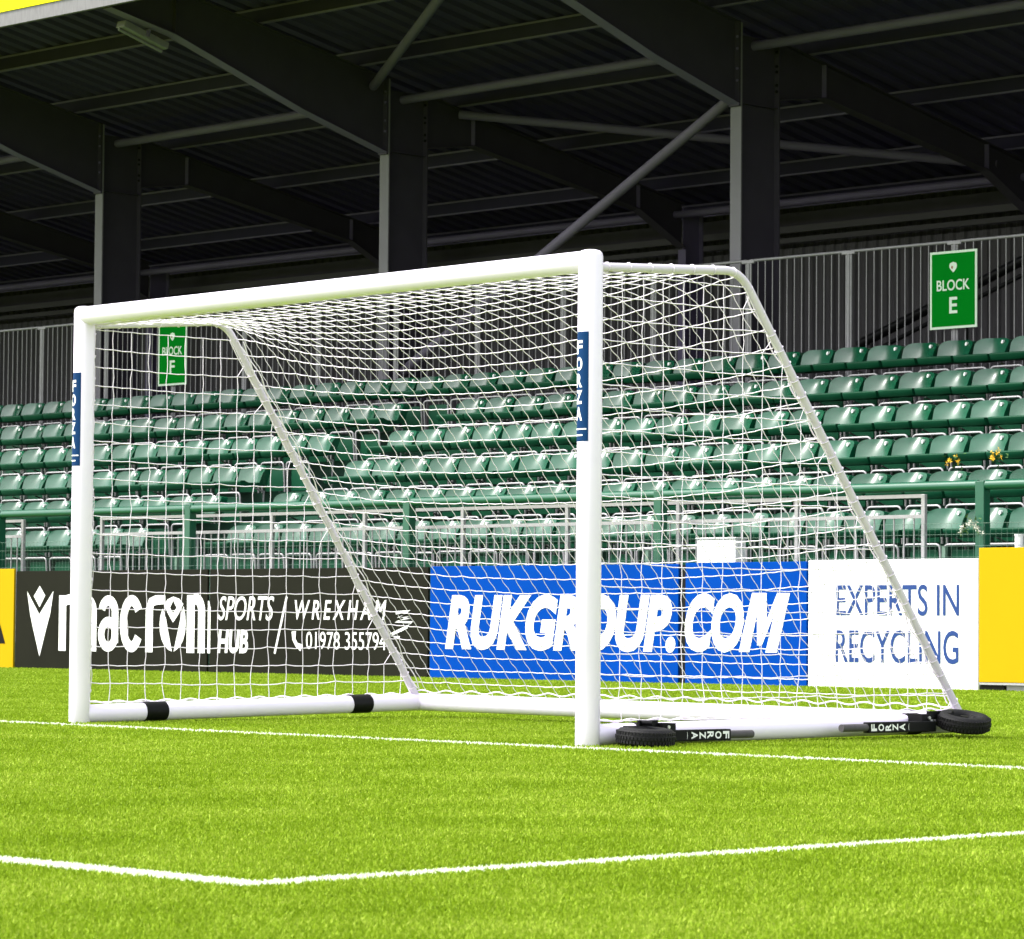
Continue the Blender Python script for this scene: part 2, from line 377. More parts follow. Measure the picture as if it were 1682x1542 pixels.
# border cord of the back net next to the supports (double, wavy) and bottom cord
mb = MB()
for u, s in ((.004, 1), (.012, 1), (.996, -1)):
    P = [back(u, v)+Vector((s*(.02+.012*math.sin(v*95+u*400)), .0, .0)) for v in np.linspace(.30, .985, 90)]
    cord(mb, P, .0042)
cord(mb, [back(u, .002)+Vector((0, .03, 0)) for u in np.linspace(0, 1, 40)], .004)
cord(mb, [Vector((GW*u, DL+(DR-DL)*u-.03, .155+.008*math.sin(u*120))) for u in np.linspace(0, 1, 160)], .004)
for x, D in ((0, DL), (GW, DR)):
    cord(mb, [Vector((x-.01, .06+(D-.1)*t, .112+.03*t+.006*math.sin(t*90))) for t in np.linspace(0, 1, 90)], .004)
mb.build('border_cord', M['net'], goal)
# ---- wheels with levers on the outside of the right base tube
def wheel(t, zc, tilt, dirn, lev):
    """t: along the side, dirn: +1 lever points to the rear"""
    X = GW+.205
    piv = Matrix.Translation((X, t, zc)) @ Matrix.Rotation(R(tilt[0]), 4, 'Y') @ Matrix.Rotation(R(tilt[1]), 4, 'X')
    w = empty('wheel', (0, 0, 0)); w.parent = goal
    pr = [(.062, -.026), (.070, -.036), (.095, -.042), (.118, -.037), (.130, -.024), (.134, -.008), (.134, .008), (.130, .024), (.118, .037), (.095, .042), (.070, .036), (.062, .026)]
    n = 48; v = [piv @ Vector((math.cos(2*PI*k/n)*r, math.sin(2*PI*k/n)*r, z)) for k in range(n) for r, z in pr]; m_ = len(pr)
    f = [(k*m_+i, k*m_+(i+1) % m_, ((k+1) % n)*m_+(i+1) % m_, ((k+1) % n)*m_+i) for k in range(n) for i in range(m_)]
    mb = MB(); mb.add(v, f, True)
    for k in range(n):                             # tread blocks
        for row, zo in enumerate((-.020, 0, .020)):
            a = 2*PI*(k+.5*(row % 2))/n; rot = piv @ Matrix.Rotation(a, 4, 'Z')
            mb.box(.126 if row != 1 else .131, .1375 if row == 1 else .1345, -.0055, .0055, zo-.007, zo+.007, rot)
    mb.build('tyre', M['black'], w)
    mb = MB(); pr = [(.064, -.028), (.058, -.020), (.050, -.010), (.050, .010), (.058, .020), (.064, .028)]; m_ = len(pr)
    v = [piv @ Vector((math.cos(2*PI*k/n)*r, math.sin(2*PI*k/n)*r, z)) for k in range(n) for r, z in pr]
    mb.add(v, [(k*m_+i, k*m_+i+1, ((k+1) % n)*m_+i+1, ((k+1) % n)*m_+i) for k in range(n) for i in range(m_-1)], True)
    for k in range(4): mb.box(.015, .054, -.006, .006, -.004, .004, piv @ Matrix.Rotation(k*PI/2+.3, 4, 'Z'))
    mb.tube([piv @ Vector((0, 0, -.03)), piv @ Vector((0, 0, .03))], .018, 16); mb.build('rim', M['blackp'], w)
    # bracket clamp between tube and lever
    zt = .0505+(ZR-.05)*t/DR; t2 = t+dirn*.165
    mb = MB()
    mb.box(GW+.045, GW+.125, min(t2-dirn*.15, t2+dirn*.07), max(t2-dirn*.15, t2+dirn*.07), zt+.030, zt+.040)
    mb.box(GW+.060, GW+.150, min(t2, t2+dirn*.085), max(t2, t2+dirn*.085), zt-.035, zt+.052)
    mb.box(GW+.105, GW+.120, min(t2-dirn*.12, t2), max(t2-dirn*.12, t2), zt+.025, zt+.066)
    mb.tube([(GW, t2-.05, zt), (GW, t2+.05, zt)], .054, 20)
    mb.tube([(GW+.10, t2-dirn*.10, zt+.055), (GW+.19, t2-dirn*.10, zt+.055)], .012, 10)
    mb.build('wheel_bracket', M['blackp'], w)
    mb = MB()
    for a, b_ in ((.02, .02), (.05, -.015), (.035, .034)): mb.tube([(GW+.15, t2+dirn*a, zt+b_), (GW+.158, t2+dirn*a, zt+b_)], .008, 8)
    mb.build('bolt', M['steelw'], w)
    l0, l1, l2 = lev; zl = .045+zt*.0+(zt-.0505)*.9
    ya, yb = t+dirn*l0, t+dirn*l1
    MB().box(GW+.125, GW+.165, min(ya, yb), max(ya, yb), zl-.026, zl+.026).build('lever_arm', M['blackp'], w, bevel=.004)
    MB().tube([(GW+.145, yb-dirn*.01, zl), (GW+.145, t+dirn*l2, zl)], .0185, 16).build('handle_grip', M['grip'], w)
    mb = MB(); tl = .052
    for i, ch in enumerate('FORZA'):
        v, f = text_mesh(ch, .034, .042, bold=.03)
        c = yb-dirn*(.035+i*tl)
        mb.add([(GW+.1662, c+dirn*(b_-.021), zl-dirn*0+(a-.017)*(-dirn)) for a, b_ in v], f)
    mb.build('lever_lettering', M['ink'], w); mb = MB()
    stroke_pts = arc(0, 0, .006, .018, -70, 70, 8)
    mb.add([(GW+.1662, yb-dirn*(.035+5*tl)+dirn*p[0]*s_, zl+p[1]) for s_ in (1, .6) for p in stroke_pts], [(i, i+1, 10+i, 9+i) for i in range(8)])
    mb.build('lever_mark', M['ink'], w)
wheel(.165, .046, (3, 0), 1, (.16, .60, .76))
wheel(2.39, .084, (11, 4), -1, (.16, .66, .84))

# ------------------------------------------------------------ perimeter boards
def board(name, x0, x1, z0, z1, m, label, y=24.2, group='advertising boards along the touchline'):
    e = empty(name, ((x0+x1)/2, y, z0), label, 'advertising board', group)
    MB().box(x0-(x0+x1)/2+.006, x1-(x0+x1)/2-.006, 0, .03, .0, z1-z0).build('panel', m, e, bevel=.004)
    MB().box(x0-(x0+x1)/2+.03, x1-(x0+x1)/2-.03, .03, .07, .03, .07).build('support_foot', M['galv2'], e)
    return e, (x0+x1)/2
HB = 1.165
e, c = board('advertising_board', -34.4, -32.20, 0.0, 1.185, M['yellow'], 'yellow advertising board with a dark letter A, at the left edge of the picture')
put_text('lettering', 'A', -33.05-c, -32.36-c, .29, .93, -.0035, M['dark'], e, bold=.04)
e, c = board('advertising_board', -32.17, -28.63, 0.0, 1.155, M['bblack'], 'black advertising board with the big white macron wordmark and arrow logo')
LET = M['ink']
def PX(u): return np.interp(u, [25, 343, 705], [-32.17, -28.605, -25.056])
# world x of pixel columns on this plane (perspective), z of pixel rows
TX = {48: -31.89, 53.5: -31.83, 68.5: -31.655, 70: -31.638, 91: -31.39}
def xw(u):                                        # exact relation on the board plane
    k = (u-841)/5470.35; d_ = F+rr*k; return d_.x/d_.y*24.2
def zw(u, v):
    d_ = F+rr*((u-841)/5470.35)-uu*((v-771)/5470.35); return .537+d_.z/d_.y*24.2
mb = MB(); Y = -.0035
A = lambda u, v: (xw(u)-c, zw(u, v))
def poly(mb, pts, y=Y): mb.add([(p[0], y, p[1]) for p in pts], [tuple(range(len(pts)))])
poly(mb, [A(68.5, 962), A(77.5, 978), A(68.5, 997), A(59, 979)])
poly(mb, [A(48, 971), A(68.3, 1009), A(69.5, 1078), A(58, 1030), A(53.2, 1008)])
poly(mb, [A(91, 970.5), A(86, 1008), A(80, 1032), A(69.5, 1078), A(68.3, 1009)])
mb.build('arrow_logo', LET, e)
Z0, Z1 = .215, .865; ZM = (Z0+Z1)/2; HH = Z1-Z0; yy = [Y]
def st(mb, pts, w, closed=False):
    yy[0] -= .00025; stroke(mb, pts, w, yy[0], closed)
def letter_n(mb, u0_, u1_, stems=2, c=c):
    a, b = xw(u0_)-c, xw(u1_)-c; sw = .135; st(mb, [(a+sw/2, Z0), (a+sw/2, Z1)], sw)
    n_ = stems-1; wd = (b-a-sw)/n_
    for k in range(n_):
        x0_ = a+sw/2+k*wd; x1_ = x0_+wd; r_ = wd/2
        st(mb, arc((x0_+x1_)/2, Z1-.19, r_, .145, 180, 0)+[(x1_, Z0)], [.09]*6+[.12]*12)
mb = MB()
letter_n(mb, 100.6, 163, 3)
a, b = xw(165)-c, xw(198.5)-c; st(mb, [(b-.065, Z0+.10)]+[(b-.065, Z1-.22)]+arc((a+b)/2, Z1-.2, (b-a)/2-.065, .14, 0, 165, 12), .12)
st(mb, arc((a+b)/2, Z0+.20, (b-a)/2-.06, .145, 20, 340, 20), .115)
a, b = xw(201)-c, xw(239)-c; st(mb, arc((a+b)/2, ZM, (b-a)/2-.06, HH/2-.06, 35, 325, 28), .125)
a, b = xw(243)-c, xw(272)-c; st(mb, [(a+.065, Z0), (a+.065, Z1-.16), (a+.10, Z1-.08), (a+.18, Z1-.055), (b+.03, Z1-.05)], [.13, .13, .12, .11, .10])
a, b = xw(266)-c, xw(309)-c; m_ = (a+b)/2
oo = lambda P, y: mb.add([(xw(x_/4.672)-c, y, zw(x_/4.672, 930+y_/4.672)) for x_, y_ in P], [tuple(range(len(P)))])
oo([(1264, 325), (1248, 380), (1242, 440), (1245, 500), (1258, 560), (1282, 612), (1310, 640), (1338, 655), (1326, 590), (1308, 500), (1290, 400)], Y-.0011)
oo([(1424, 305), (1437, 370), (1441, 440), (1437, 510), (1422, 570), (1398, 620), (1352, 656), (1364, 590), (1384, 490), (1404, 390)], Y-.0013)
oo([(1345, 232), (1345, 262), (1320, 318), (1345, 360), (1345, 432), (1318, 385), (1275, 300), (1300, 255)], Y-.0015)
oo([(1345, 232), (1392, 250), (1422, 290), (1385, 370), (1345, 432), (1345, 360), (1371, 318), (1345, 262)], Y-.0017)
letter_n(mb, 310.5, 341, 2)
mb.build('wordmark', LET, e)
e, c = board('advertising_board', -28.60, -25.07, 0.0, 1.155, M['bblack'], 'black advertising board reading SPORTS HUB and WREXHAM above a telephone number')
mb = MB(); poly(mb, [(.012+xw(343.5)-c, .215), (xw(349)-c, .215), (xw(349)-c, .72), (xw(346.5)-c, .80), (.012+xw(343.5)-c, .80)]); mb.build('letter_edge', LET, e)
def TXT(nm, s, ua, va, ub, vb, mt, e, c, **k):
    return put_text(nm, s, xw(ua)-c, xw(ub)-c, zw((ua+ub)/2, vb), zw((ua+ub)/2, va), Y, mt, e, **k)
TXT('lettering', 'SPORTS', 361.5, 979, 453, 1019, LET, e, c, bold=.004, shear=.25)
TXT('lettering', 'HUB', 361, 1034, 411, 1073, LET, e, c, bold=.035, shear=.12)
mb = MB(); st(mb, [A(474, 979.7), A(455, 1073.5)], .032); mb.build('slash', LET, e)
mb = MB()
xa = lambda u, v: (xw(u)-c, zw(u, v))
st(mb, [xa(474, 979.7), xa(455, 1073.5)], .03)
bpy.data.objects.remove([o for o in bpy.data.objects if o.name.startswith('slash')][0]); mb.build('slash', LET, e)
TXT('lettering', 'WREXHAM', 487, 985.5, 637, 1018, LET, e, c, bold=.012, shear=.2, spacing=1.45)
TXT('phone_number', '01978 355794', 506, 1038, 637, 1067, LET, e, c, bold=.0, shear=0)
mb = MB(); st(mb, [xa(486, 1037), xa(486.5, 1050), xa(491, 1059), xa(499, 1064)], [.07, .05, .05, .08]); mb.build('phone_icon', LET, e)
mb = MB(); sc = lambda x_, y_: xa(340+x_/4.426, 930+y_/4.426)
st(mb, [sc(1385, 338), sc(1485, 326), sc(1402, 372), sc(1490, 372), sc(1385, 402), sc(1505, 408), sc(1420, 468)], .034); mb.build('zigzag_mark', LET, e); mb = MB(); st(mb, [sc(1470, 440), sc(1345, 500), sc(1415, 520)], .034)
mb.build('tick_mark', LET, e)
e, c = board('advertising_board', -25.05, -21.57, 0.0, 1.16, M['bblue'], 'bright blue advertising board reading RUKGROUP in white slanted capitals, behind the net')
TXT('lettering', 'RUKGROUP.', 734, 976, 1111, 1069.5, LET, e, c, bold=.05, shear=.22, spacing=1.0)
e, c = board('advertising_board', -21.49, -19.96, 0.0, 1.17, M['bblue'], 'short bright blue advertising board reading COM in white slanted capitals')
TXT('lettering', 'CO', 1126.5, 974, 1223, 1071.5, LET, e, c, bold=.05, shear=.22)
MP = [(1052, 890), (1152, 438), (1262, 438), (1266, 640), (1345, 438), (1442, 440), (1342, 897), (1256, 897), (1322, 600), (1228, 840), (1192, 840), (1190, 600), (1132, 892)]
MB().add([(xw(990+a/4.672)-c, Y, zw(990+a/4.672, 880+b/4.672)) for a, b in MP], [tuple(range(len(MP)))]).build('letter_m', LET, e)
MB().box(-21.565-c, -21.495-c, .015, .04, 0, 1.15).build('edge_frame', M['dark'], e)
e, c = board('advertising_board', -19.95, -17.975, 0.0, 1.182, M['bwhite'], 'white advertising board reading EXPERTS IN RECYCLING in blue capitals')
TXT('lettering', 'EXPERTS IN', 1374.5, 960, 1576, 1011.5, M['navy'], e, c, bold=.008)
TXT('lettering', 'RECYCLING', 1373.5, 1035, 1575, 1089.5, M['navy'], e, c, bold=.008)
e, c = board('advertising_board', -17.95, -15.6, .075, 1.275, M['yellow'], 'plain yellow advertising board with a silver bottom edge, at the right edge of the picture', y=24.16)
MB().box(-17.94-c, -15.6-c, .0, .03, -.022, -.003).build('bottom_trim', M['galv'], e)
MB().box(-17.94-c, -17.68-c, .02, .3, -.074, -.024).build('foot_block', M['dark'], e)
MB().box(-17.66-c, -15.6-c, .03, .3, -.074, -.024).build('base_beam', M['galv2'], e)

# ------------------------------------------------------------ mesh fence, green rail and silver barriers behind the boards
mf = empty('wire_mesh_fence', (-25, 24.36, 0), 'low fine wire mesh fence just behind the advertising boards', 'fence')
mb = MB()
for i in range(int(18.4/.062)): x = -33.9+25+i*.062; mb.tube([(x, 0, .9), (x, 0, 1.505)], .0016, 4, caps=False)
for z in (1.505, 1.405, 1.30, 1.20, 1.10): mb.tube([(-8.9, .003, z), (9.5, .003, z)], .0018, 4, caps=False)
mb.build('wire_panel', M['wire'], mf)
for x in (-8.0, -4.4, -.75, 2.85, 6.5): MB().box(x-.02, x+.02, .01, .05, 0, 1.3).build('post', M['wire'], mf)
gr = empty('guard_rail', (-25.75, 24.56, 0), 'green painted tubular guard rail on square posts above the boards', 'railing')
for i, x in enumerate((-36.6, -32.98, -29.38, -25.75, -22.14, -18.2, -14.9)):
    MB().box(x+25.75-.05, x+25.75+.05, -.05, .05, 0, 1.895).build('post', M['rail'], gr, bevel=.006)
xs = (-36.6, -32.98, -29.38, -25.75, -22.14, -18.2, -14.9)
for a, b in zip(xs, xs[1:]):
    MB().tube([(a+25.75+.045, 0, 1.858), (b+25.75-.045, 0, 1.858)], .047, 16).build('rail', M['rail'], gr)
def barrier(x0, x1, n, label):
    e = empty('crowd_barrier', (x0, 24.80, 0), label, 'barrier', 'silver tubular crowd barriers behind the boards')
    w = x1-x0
    for i in range(n+1):
        x = w*i/n; MB().box(x-.022, x+.022, -.02, .02, .2, 1.80).build('post', M['galv'], e, bevel=.004)
    for z in (1.785, 1.595):
        MB().box(.0, w, -.017, .017, z-.017, z+.017).build('rail', M['galv'], e)
    k = int(w/.117); mb = MB()
    for i in range(1, k): mb.tube([(w*i/k, 0, .3), (w*i/k, 0, 1.58)], .0085, 6, caps=False)
    mb.build('bars', M['galv'], e)
barrier(-36.4, -32.83, 2, 'silver tubular crowd barrier at the left edge, behind the left green post')
barrier(-31.29, -19.05, 8, 'long silver tubular crowd barrier standing behind the goal net')
ub = empty('white_box', (-21.46, 24.62, 1.15), 'small plain white box behind the fence above the blue COM board', 'box')
MB().box(-.25, .25, 0, .16, -.9, .255).build('box_body', M['bwhite'], ub, bevel=.008)
MB().box(-.26, .26, -.01, .17, .258, .275).build('lid', M['bwhite'], ub, bevel=.004)

# ------------------------------------------------------------ grandstand
st_ = empty('grandstand', (-30, 24.7, 0), 'dark steel framed grandstand with a sloping roof and yellow fascia', 'grandstand')
O = Matrix.Translation((30, -24.7, 0))            # world -> stand space
def part(mb, nm, m, parent=st_, **k):
    mb.v = [tuple(O @ Vector(p)) for p in mb.v]; return mb.build(nm, m, parent, **k)
ROWY = [30.0-.8*i for i in range(6)]; TOPZ = [3.79-.414*i for i in range(6)]; FLZ = [t-.75 for t in TOPZ]
mb = MB()
for i, (y, z) in enumerate(zip(ROWY, FLZ)):
    mb.box(-60, -8, y-.52, y+(.28 if i else 1.2), (FLZ[i+1] if i < 5 else 0)-.0, z)
part(mb, 'terrace_steps', M['cgreen'])
mb = MB(); mb.box(-60, -8, 31.2, 38.3, -.015, 3.0); part(mb, 'rear_concourse', M['conc'])
def zr(y): return 8.12-.185*(y-31.2)               # underside line of purlins
mb = MB(); per = .333; n_ = int(52/per); v = []
for i in range(n_+1):
    x = -60+i*per
    for dx, dz in ((0, 0), (.10, 0), (.125, .055), (.26, .055), (.285, 0)):
        for y in (26.18, 38.75): v.append((x+dx, y, zr(y)+.205+dz))
f = [(2*k, 2*k+1, 2*k+3, 2*k+2) for k in range(len(v)//2-1)]
mb.add(v, f); part(mb, 'roof_sheet', M['sheet'])
for y in (27.15, 28.97, 30.80, 32.68, 34.80, 36.85, 38.2):
    z = zr(y); mb = MB()
    mb.box(-60, -8, y-.003, y+.003, z+.006, z+.194); pu = part(mb, 'purlin', M['purl'])
    part(MB().box(-60, -8, y-.003, y+.045, z, z+.005).box(-60, -8, y-.012, y-.0035, z, z+.020), 'purlin_flange', M['under'], pu)
    part(MB().box(-60, -8, y-.068, y-.0035, z+.195, z+.2).box(-60, -8, y-.068, y-.064, z+.172, z+.194), 'purlin_flange', M['steel2'], pu)
mb = MB(); mb.box(-60, -8, 26.10, 26.16, 8.335, 8.52); part(mb, 'fascia_trim', M['fgrey'])
mb = MB(); mb.box(-60, -8, 26.08, 26.15, 8.523, 9.5); part(mb, 'fascia', M['fasc'])
mb = MB(); mb.box(-60, -8, 26.2, 26.42, 8.42, 8.45); mb.box(-60, -8, 26.40, 26.42, 8.45, 8.62); part(mb, 'gutter', M['sheet'])
FX = [-52.4, -46.05, -39.68, -33.38, -26.99, -20.64, -14.3]
FW = .088                                          # half flange
def ipoly(pts_low, pts_top, x, mb, web=.008, fw=FW, ft=.014):
    """I girder in the yz plane: lower edge points, upper edge points"""
    P = pts_low+pts_top[::-1]; n = len(P)
    v = [(x+s*web, y, z) for s in (-1, 1) for y, z in P]
    mb.add(v, [tuple(range(n)), tuple(range(n, 2*n))[::-1]])
    for pts, s in ((pts_low, 1), (pts_top, -1)):
        for (y0, z0), (y1, z1) in zip(pts, pts[1:]):
            v = [(x+a*fw, y, z+b*ft*s) for y, z in ((y0, z0), (y1, z1)) for a in (-1, 1) for b in (0, 1)]
            mb.add(v, [(0, 2, 6, 4), (1, 5, 7, 3), (0, 1, 3, 2), (4, 6, 7, 5), (0, 4, 5, 1), (2, 3, 7, 6)])
for x in FX:
    mb = MB(); ipoly([(26.42, 8.40), (27.50, 8.19), (29.73, 7.47), (31.28, 7.06)], [(26.42, zr(26.42)-.012), (31.28, zr(31.28)-.012)], x, mb)
    rf = part(mb, 'front_rafter', M['steel']); mb = MB()
    for (ya, za), (yb, zb_) in zip([(26.42, 8.40), (27.50, 8.19), (29.73, 7.47)], [(27.50, 8.19), (29.73, 7.47), (31.28, 7.06)]):
        v = [(x+a*(FW+.002), y, z+b) for y, z in ((ya, za), (yb, zb_)) for a in (-1, 1) for b in (-.006, -.001)]
        mb.add(v, [(0, 2, 6, 4), (1, 5, 7, 3), (0, 1, 3, 2), (4, 6, 7, 5), (0, 4, 5, 1), (2, 3, 7, 6)])
    part(mb, 'flange_plate', M['under'], rf)
    for y, z0 in ((27.50, 8.19),): part(MB().box(x-FW+.01, x+FW-.01, y-.006, y+.006, z0+.015, zr(y)-.03), 'stiffener_plate', M['steel'], rf)
    part(MB().box(x-FW+.004, x+FW-.004, 31.262, 31.292, 7.03, 8.1), 'end_plate', M['steel'], rf)
    mb = MB()                                      # bolts on the end plate
    for z in (7.35, 7.5, 7.75, 7.9):
        for s in (-1, 1): mb.tube([(x+s*.06, 31.245, z), (x+s*.06, 31.262, z)], .017, 6)
    part(mb, 'bolts', M['steel2'], rf)
    mb = MB(); ipoly([(32.07, 7.20), (32.98, 7.325), (36.45, 6.76), (37.46, 6.28)], [(32.07, zr(32.07)-.012), (37.46, zr(37.46)-.012)], x, mb)
    rb = part(mb, 'rear_rafter', M['steel'])
    for y, z0 in ((32.98, 7.325), (36.45, 6.76)): part(MB().box(x-FW+.01, x+FW-.01, y-.006, y+.006, z0+.015, zr(y)-.03), 'stiffener_plate', M['steel2'], rb)
    mb = MB(); mb.box(x-FW, x+FW, 31.30, 31.322, 2.9, zr(31.3)-.02); fl_ = mb
    part(fl_, 'column_front_flange', M['flange'])
    mb = MB(); mb.box(x-.008, x+.008, 31.322, 32.03, 2.9, zr(32)-.03); mb.box(x-FW, x+FW, 32.03, 32.052, 2.9, zr(32.05)-.02)
    for s in (-1, 1): mb.box(x+s*FW/2-FW/2+.01, x+s*FW/2+FW/2-.012, 31.33, 32.02, 7.075, 7.09)
    cb = part(mb, 'column', M['steel'])
    mb = MB()
    for z in (7.30, 7.38, 7.55, 7.62, 7.8): mb.tube([(x+.055, 32.012, z), (x+.055, 32.03, z)], .02, 6)
    part(mb, 'bolts', M['dark'], cb)
    mb = MB(); mb.box(x-.075, x+.075, 37.48, 37.50, 2.9, 6.25); mb.box(x-.006, x+.006, 37.5, 37.86, 2.9, zr(37.7)-.03); mb.box(x-.075, x+.075, 37.86, 37.88, 2.9, zr(37.9)-.02)
    part(mb, 'rear_column', M['steel2'])
for a, b in zip(FX, FX[1:]):                        # ties between the frames
    part(MB().tube([(a+.02, 31.62, 7.83), (b-.02, 31.62, 7.85)], .062, 14), 'tie_tube', M['steel2'])
    part(MB().tube([(a+.02, 37.3, 6.76), (b-.02, 37.3, 6.76)], .055, 14), 'tie_tube', M['steel2'])
part(MB().tube([(-33.3, 31.62, 4.05), (-27.05, 31.62, 7.37)], .068, 14), 'brace_tube', M['brace'])
part(MB().tube([(-33.25, 32.62, 7.73), (-27.0, 36.75, 6.88)], .062, 14), 'brace_tube', M['steel2'])
part(MB().tube([(-33.29, 31.0, 7.94), (-27.0, 27.0, 8.62)], .066, 14), 'brace_tube', M['steel2'])
# rear wall
mb = MB(); per = .2; v = []
for i in range(int(52/per)+1):
    x = -60+i*per
    for dx, dy in ((0, 0), (.05, 0), (.08, .03), (.15, .03), (.18, 0)):
        for z in (2.9, 6.24): v.append((x+dx, 38.35+dy, z))
mb.add(v, [(2*k, 2*k+1, 2*k+3, 2*k+2) for k in range(len(v)//2-1)]); part(mb, 'wall_cladding', M['clad'])
mb = MB(); v = []
for i in range(int(52/per)+1):
    x = -60+i*per
    for dx, dy in ((0, 0), (.05, 0), (.08, .03), (.15, .03), (.18, 0)):
        for z in (6.2, 7.15): v.append((x+dx, 38.62+dy, z))
mb.add(v, [(2*k, 2*k+1, 2*k+3, 2*k+2) for k in range(len(v)//2-1)]); part(mb, 'upper_cladding', M['steel'])
part(MB().box(-60, -8, 38.72, 38.78, -.015, 7.2), 'rear_wall', M['sheet'])
for z, h_ in ((6.30, .075), (6.45, .10)):
    part(MB().box(-60, -8, 38.18, 38.25, z, z+h_), 'wall_rail', M['clad'])
part(MB().box(-60, -8, 38.40, 38.5, 6.56, 6.78), 'wall_rail', M['steel'])
part(MB().box(-60.05, -60, 26.1, 38.8, 0, 9.5), 'end_wall', M['sheet']); 
# dark sloping stair handrail seen through the fence
hr = empty('stair_handrail', (-25.0, 33.4, 3.0), 'black sloping stair handrail seen through the bars beside the BLOCK E sign', 'handrail')
MB().tube([(-1.7, 0, 1.18), (1.9, 0, 2.45)], .065, 12).build('handrail_tube', M['blackp'], hr)
MB().tube([(-1.7, 0, 1.0), (1.9, 0, 2.27)], .03, 12).build('mid_rail', M['blackp'], hr)
for x in (-1.5, 0.0, 1.5): MB().tube([(x, 0, 0), (x, 0, 1.25+x*.353+.53)], .025, 10).build('post', M['blackp'], hr)
# strip light under the roof
sl = empty('strip_light', (-33.56, 27.15, 8.14), 'grey strip light fitting hanging under the front of the roof', 'light fitting')
mtx = Matrix.Rotation(R(-15.5), 4, 'X')
MB().box(-.085, .085, -.38, .38, -.02, .07, mtx).build('housing', M['galv2'], sl, bevel=.008)
MB().tube([mtx @ Vector((-.03, -.37, -.04)), mtx @ Vector((-.03, .37, -.04))], .022, 10).build('tube', M['galv2'], sl)
MB().box(-.01, .12, -.02, .02, .0, .09, mtx).build('bracket', M['steel2'], sl)

# ------------------------------------------------------------ seats
def make_seat(m):
    root = empty('stadium_seat', (0, 0, 0), 'x', 'seat')
    # backrest: scooped shell leaning back; origin on the step under the backrest, -y towards the pitch
    mb = MB(); nx, nz = 12, 8; front = []; backv = []
    for j in range(nz+1):
        t = j/nz; z = .49+.26*t
        w_ = .216 if t < .7 else .216-.030*((t-.7)/.3)**2.5
        zz = z-.0
        for i in range(nx+1):
            s = 2*i/nx-1
            y = -.040*s*s + .05*t - .02*(1-t)**2.5 + .075*t**2.2/(1+math.exp(-7*(s+.05)))
            zt = zz-((.022 if s > 0 else .030)*abs(s)**5*max(0, (t-.5)/.5))
            front.append((s*w_, y, zt)); backv.append((s*w_*.985, .05*t+.085+.06*t**2.2, zt-.004))
    nf = len(front); mb.add(front+backv,
        [(j*(nx+1)+i, j*(nx+1)+i+1, (j+1)*(nx+1)+i+1, (j+1)*(nx+1)+i) for j in range(nz) for i in range(nx)] +
        [(nf+j*(nx+1)+i, nf+(j+1)*(nx+1)+i, nf+(j+1)*(nx+1)+i+1, nf+j*(nx+1)+i+1) for j in range(nz) for i in range(nx)], True)
    rim = [nz*(nx+1)+i for i in range(nx+1)]; mb.add(front+backv, [(rim[i], rim[i+1], nf+rim[i+1], nf+rim[i]) for i in range(nx)], True)
    for i in (0, nx): mb.add(front+backv, [(j*(nx+1)+i, (j+1)*(nx+1)+i, nf+(j+1)*(nx+1)+i, nf+j*(nx+1)+i) for j in range(nz)], False)
    mb.build('backrest', m, root)
    mb = MB(); a_ = [(.128+.013*math.cos(q)+.004*math.sin(q), .008, .700+.021*math.sin(q)) for q in np.linspace(0, 2*PI, 13)[:-1]]  # small white disc at the upper right of the backrest
    mb.add([(x, y+.036, z) for x, y, z in a_]+[(x, y+.08, z) for x, y, z in a_], [tuple(range(12))]+[(i, (i+1) % 12, 12+(i+1) % 12, 12+i) for i in range(12)]); mb.build('white_disc', M['ink'], root)
    mb = MB()                                      # pan with a rolled front lip
    prof_ = [(-.015, .53), (-.12, .500), (-.24, .505), (-.33, .530), (-.383, .538), (-.398, .530), (-.396, .518), (-.372, .462), (-.350, .450), (-.30, .455), (-.02, .47)]
    n = len(prof_); m2 = 8; v = []
    for i in range(m2+1):
        s = 2*i/m2-1; w_ = s*.236
        for y, z in prof_: v.append((w_*(1-.02*max(0, (-y-.3)/.1)*abs(s)), y+.018*abs(s)**6*(y < -.3), z+.010*abs(s)**3*(y > -.37)))
    mb.add(v, [(i*n+k, i*n+(k+1) % n, (i+1)*n+(k+1) % n, (i+1)*n+k) for i in range(m2) for k in range(n)], True)
    mb.add(v[:n], [tuple(range(n))]); mb.add(v[-n:], [tuple(range(n))[::-1]])
    mb.build('seat_pan', M['seatp'], root)
    mb = MB(); mb.tube(round_path([(-.218, -.345, 0), (-.218, -.372, .386), (.218, -.372, .386), (.218, -.345, 0)], .055, 5), .0115, 8)
    mb.build('leg_frame', M['galv'], root)
    mb = MB(); P = round_path([(-.17, 0, .02), (-.17, 0, .335), (.17, 0, .335), (.17, 0, .02)], .05, 4)
    mb.prism([(p.x, p.z) for p in P], -.33, -.31, Matrix.Identity(4)); mb.build('front_panel', M['seatp'], root, bevel=.004)
    mb = MB(); mb.tube([(.25, -.16, .45), (.25, .01, .40)], .01, 6); mb.tube([(.25, -.02, .02), (.25, 0, .42)], .012, 6); mb.build('bracket', M['galv2'], root)
    return root
ROWN = ['top', 'second', 'third', 'fourth', 'fifth', 'lowest']
protoA, protoB = make_seat(M['seat']), make_seat(M['seat2'])
used = {id(protoA): 0, id(protoB): 0}
def spawn(p):
    if not used[id(p)]:
        used[id(p)] = 1; return p
    return copy_tree(p)
GAP = [(-30.4, -30.4), (-30.85, -29.75), (-31.15, -30.05), (-31.35, -30.25), (-31.5, -30.4), (-31.7, -30.6)]
def px_of(x, y, z):
    q = Vector((x, y, z-.537)); zc = q.dot(F); return 841+5470.35*q.dot(rr)/zc
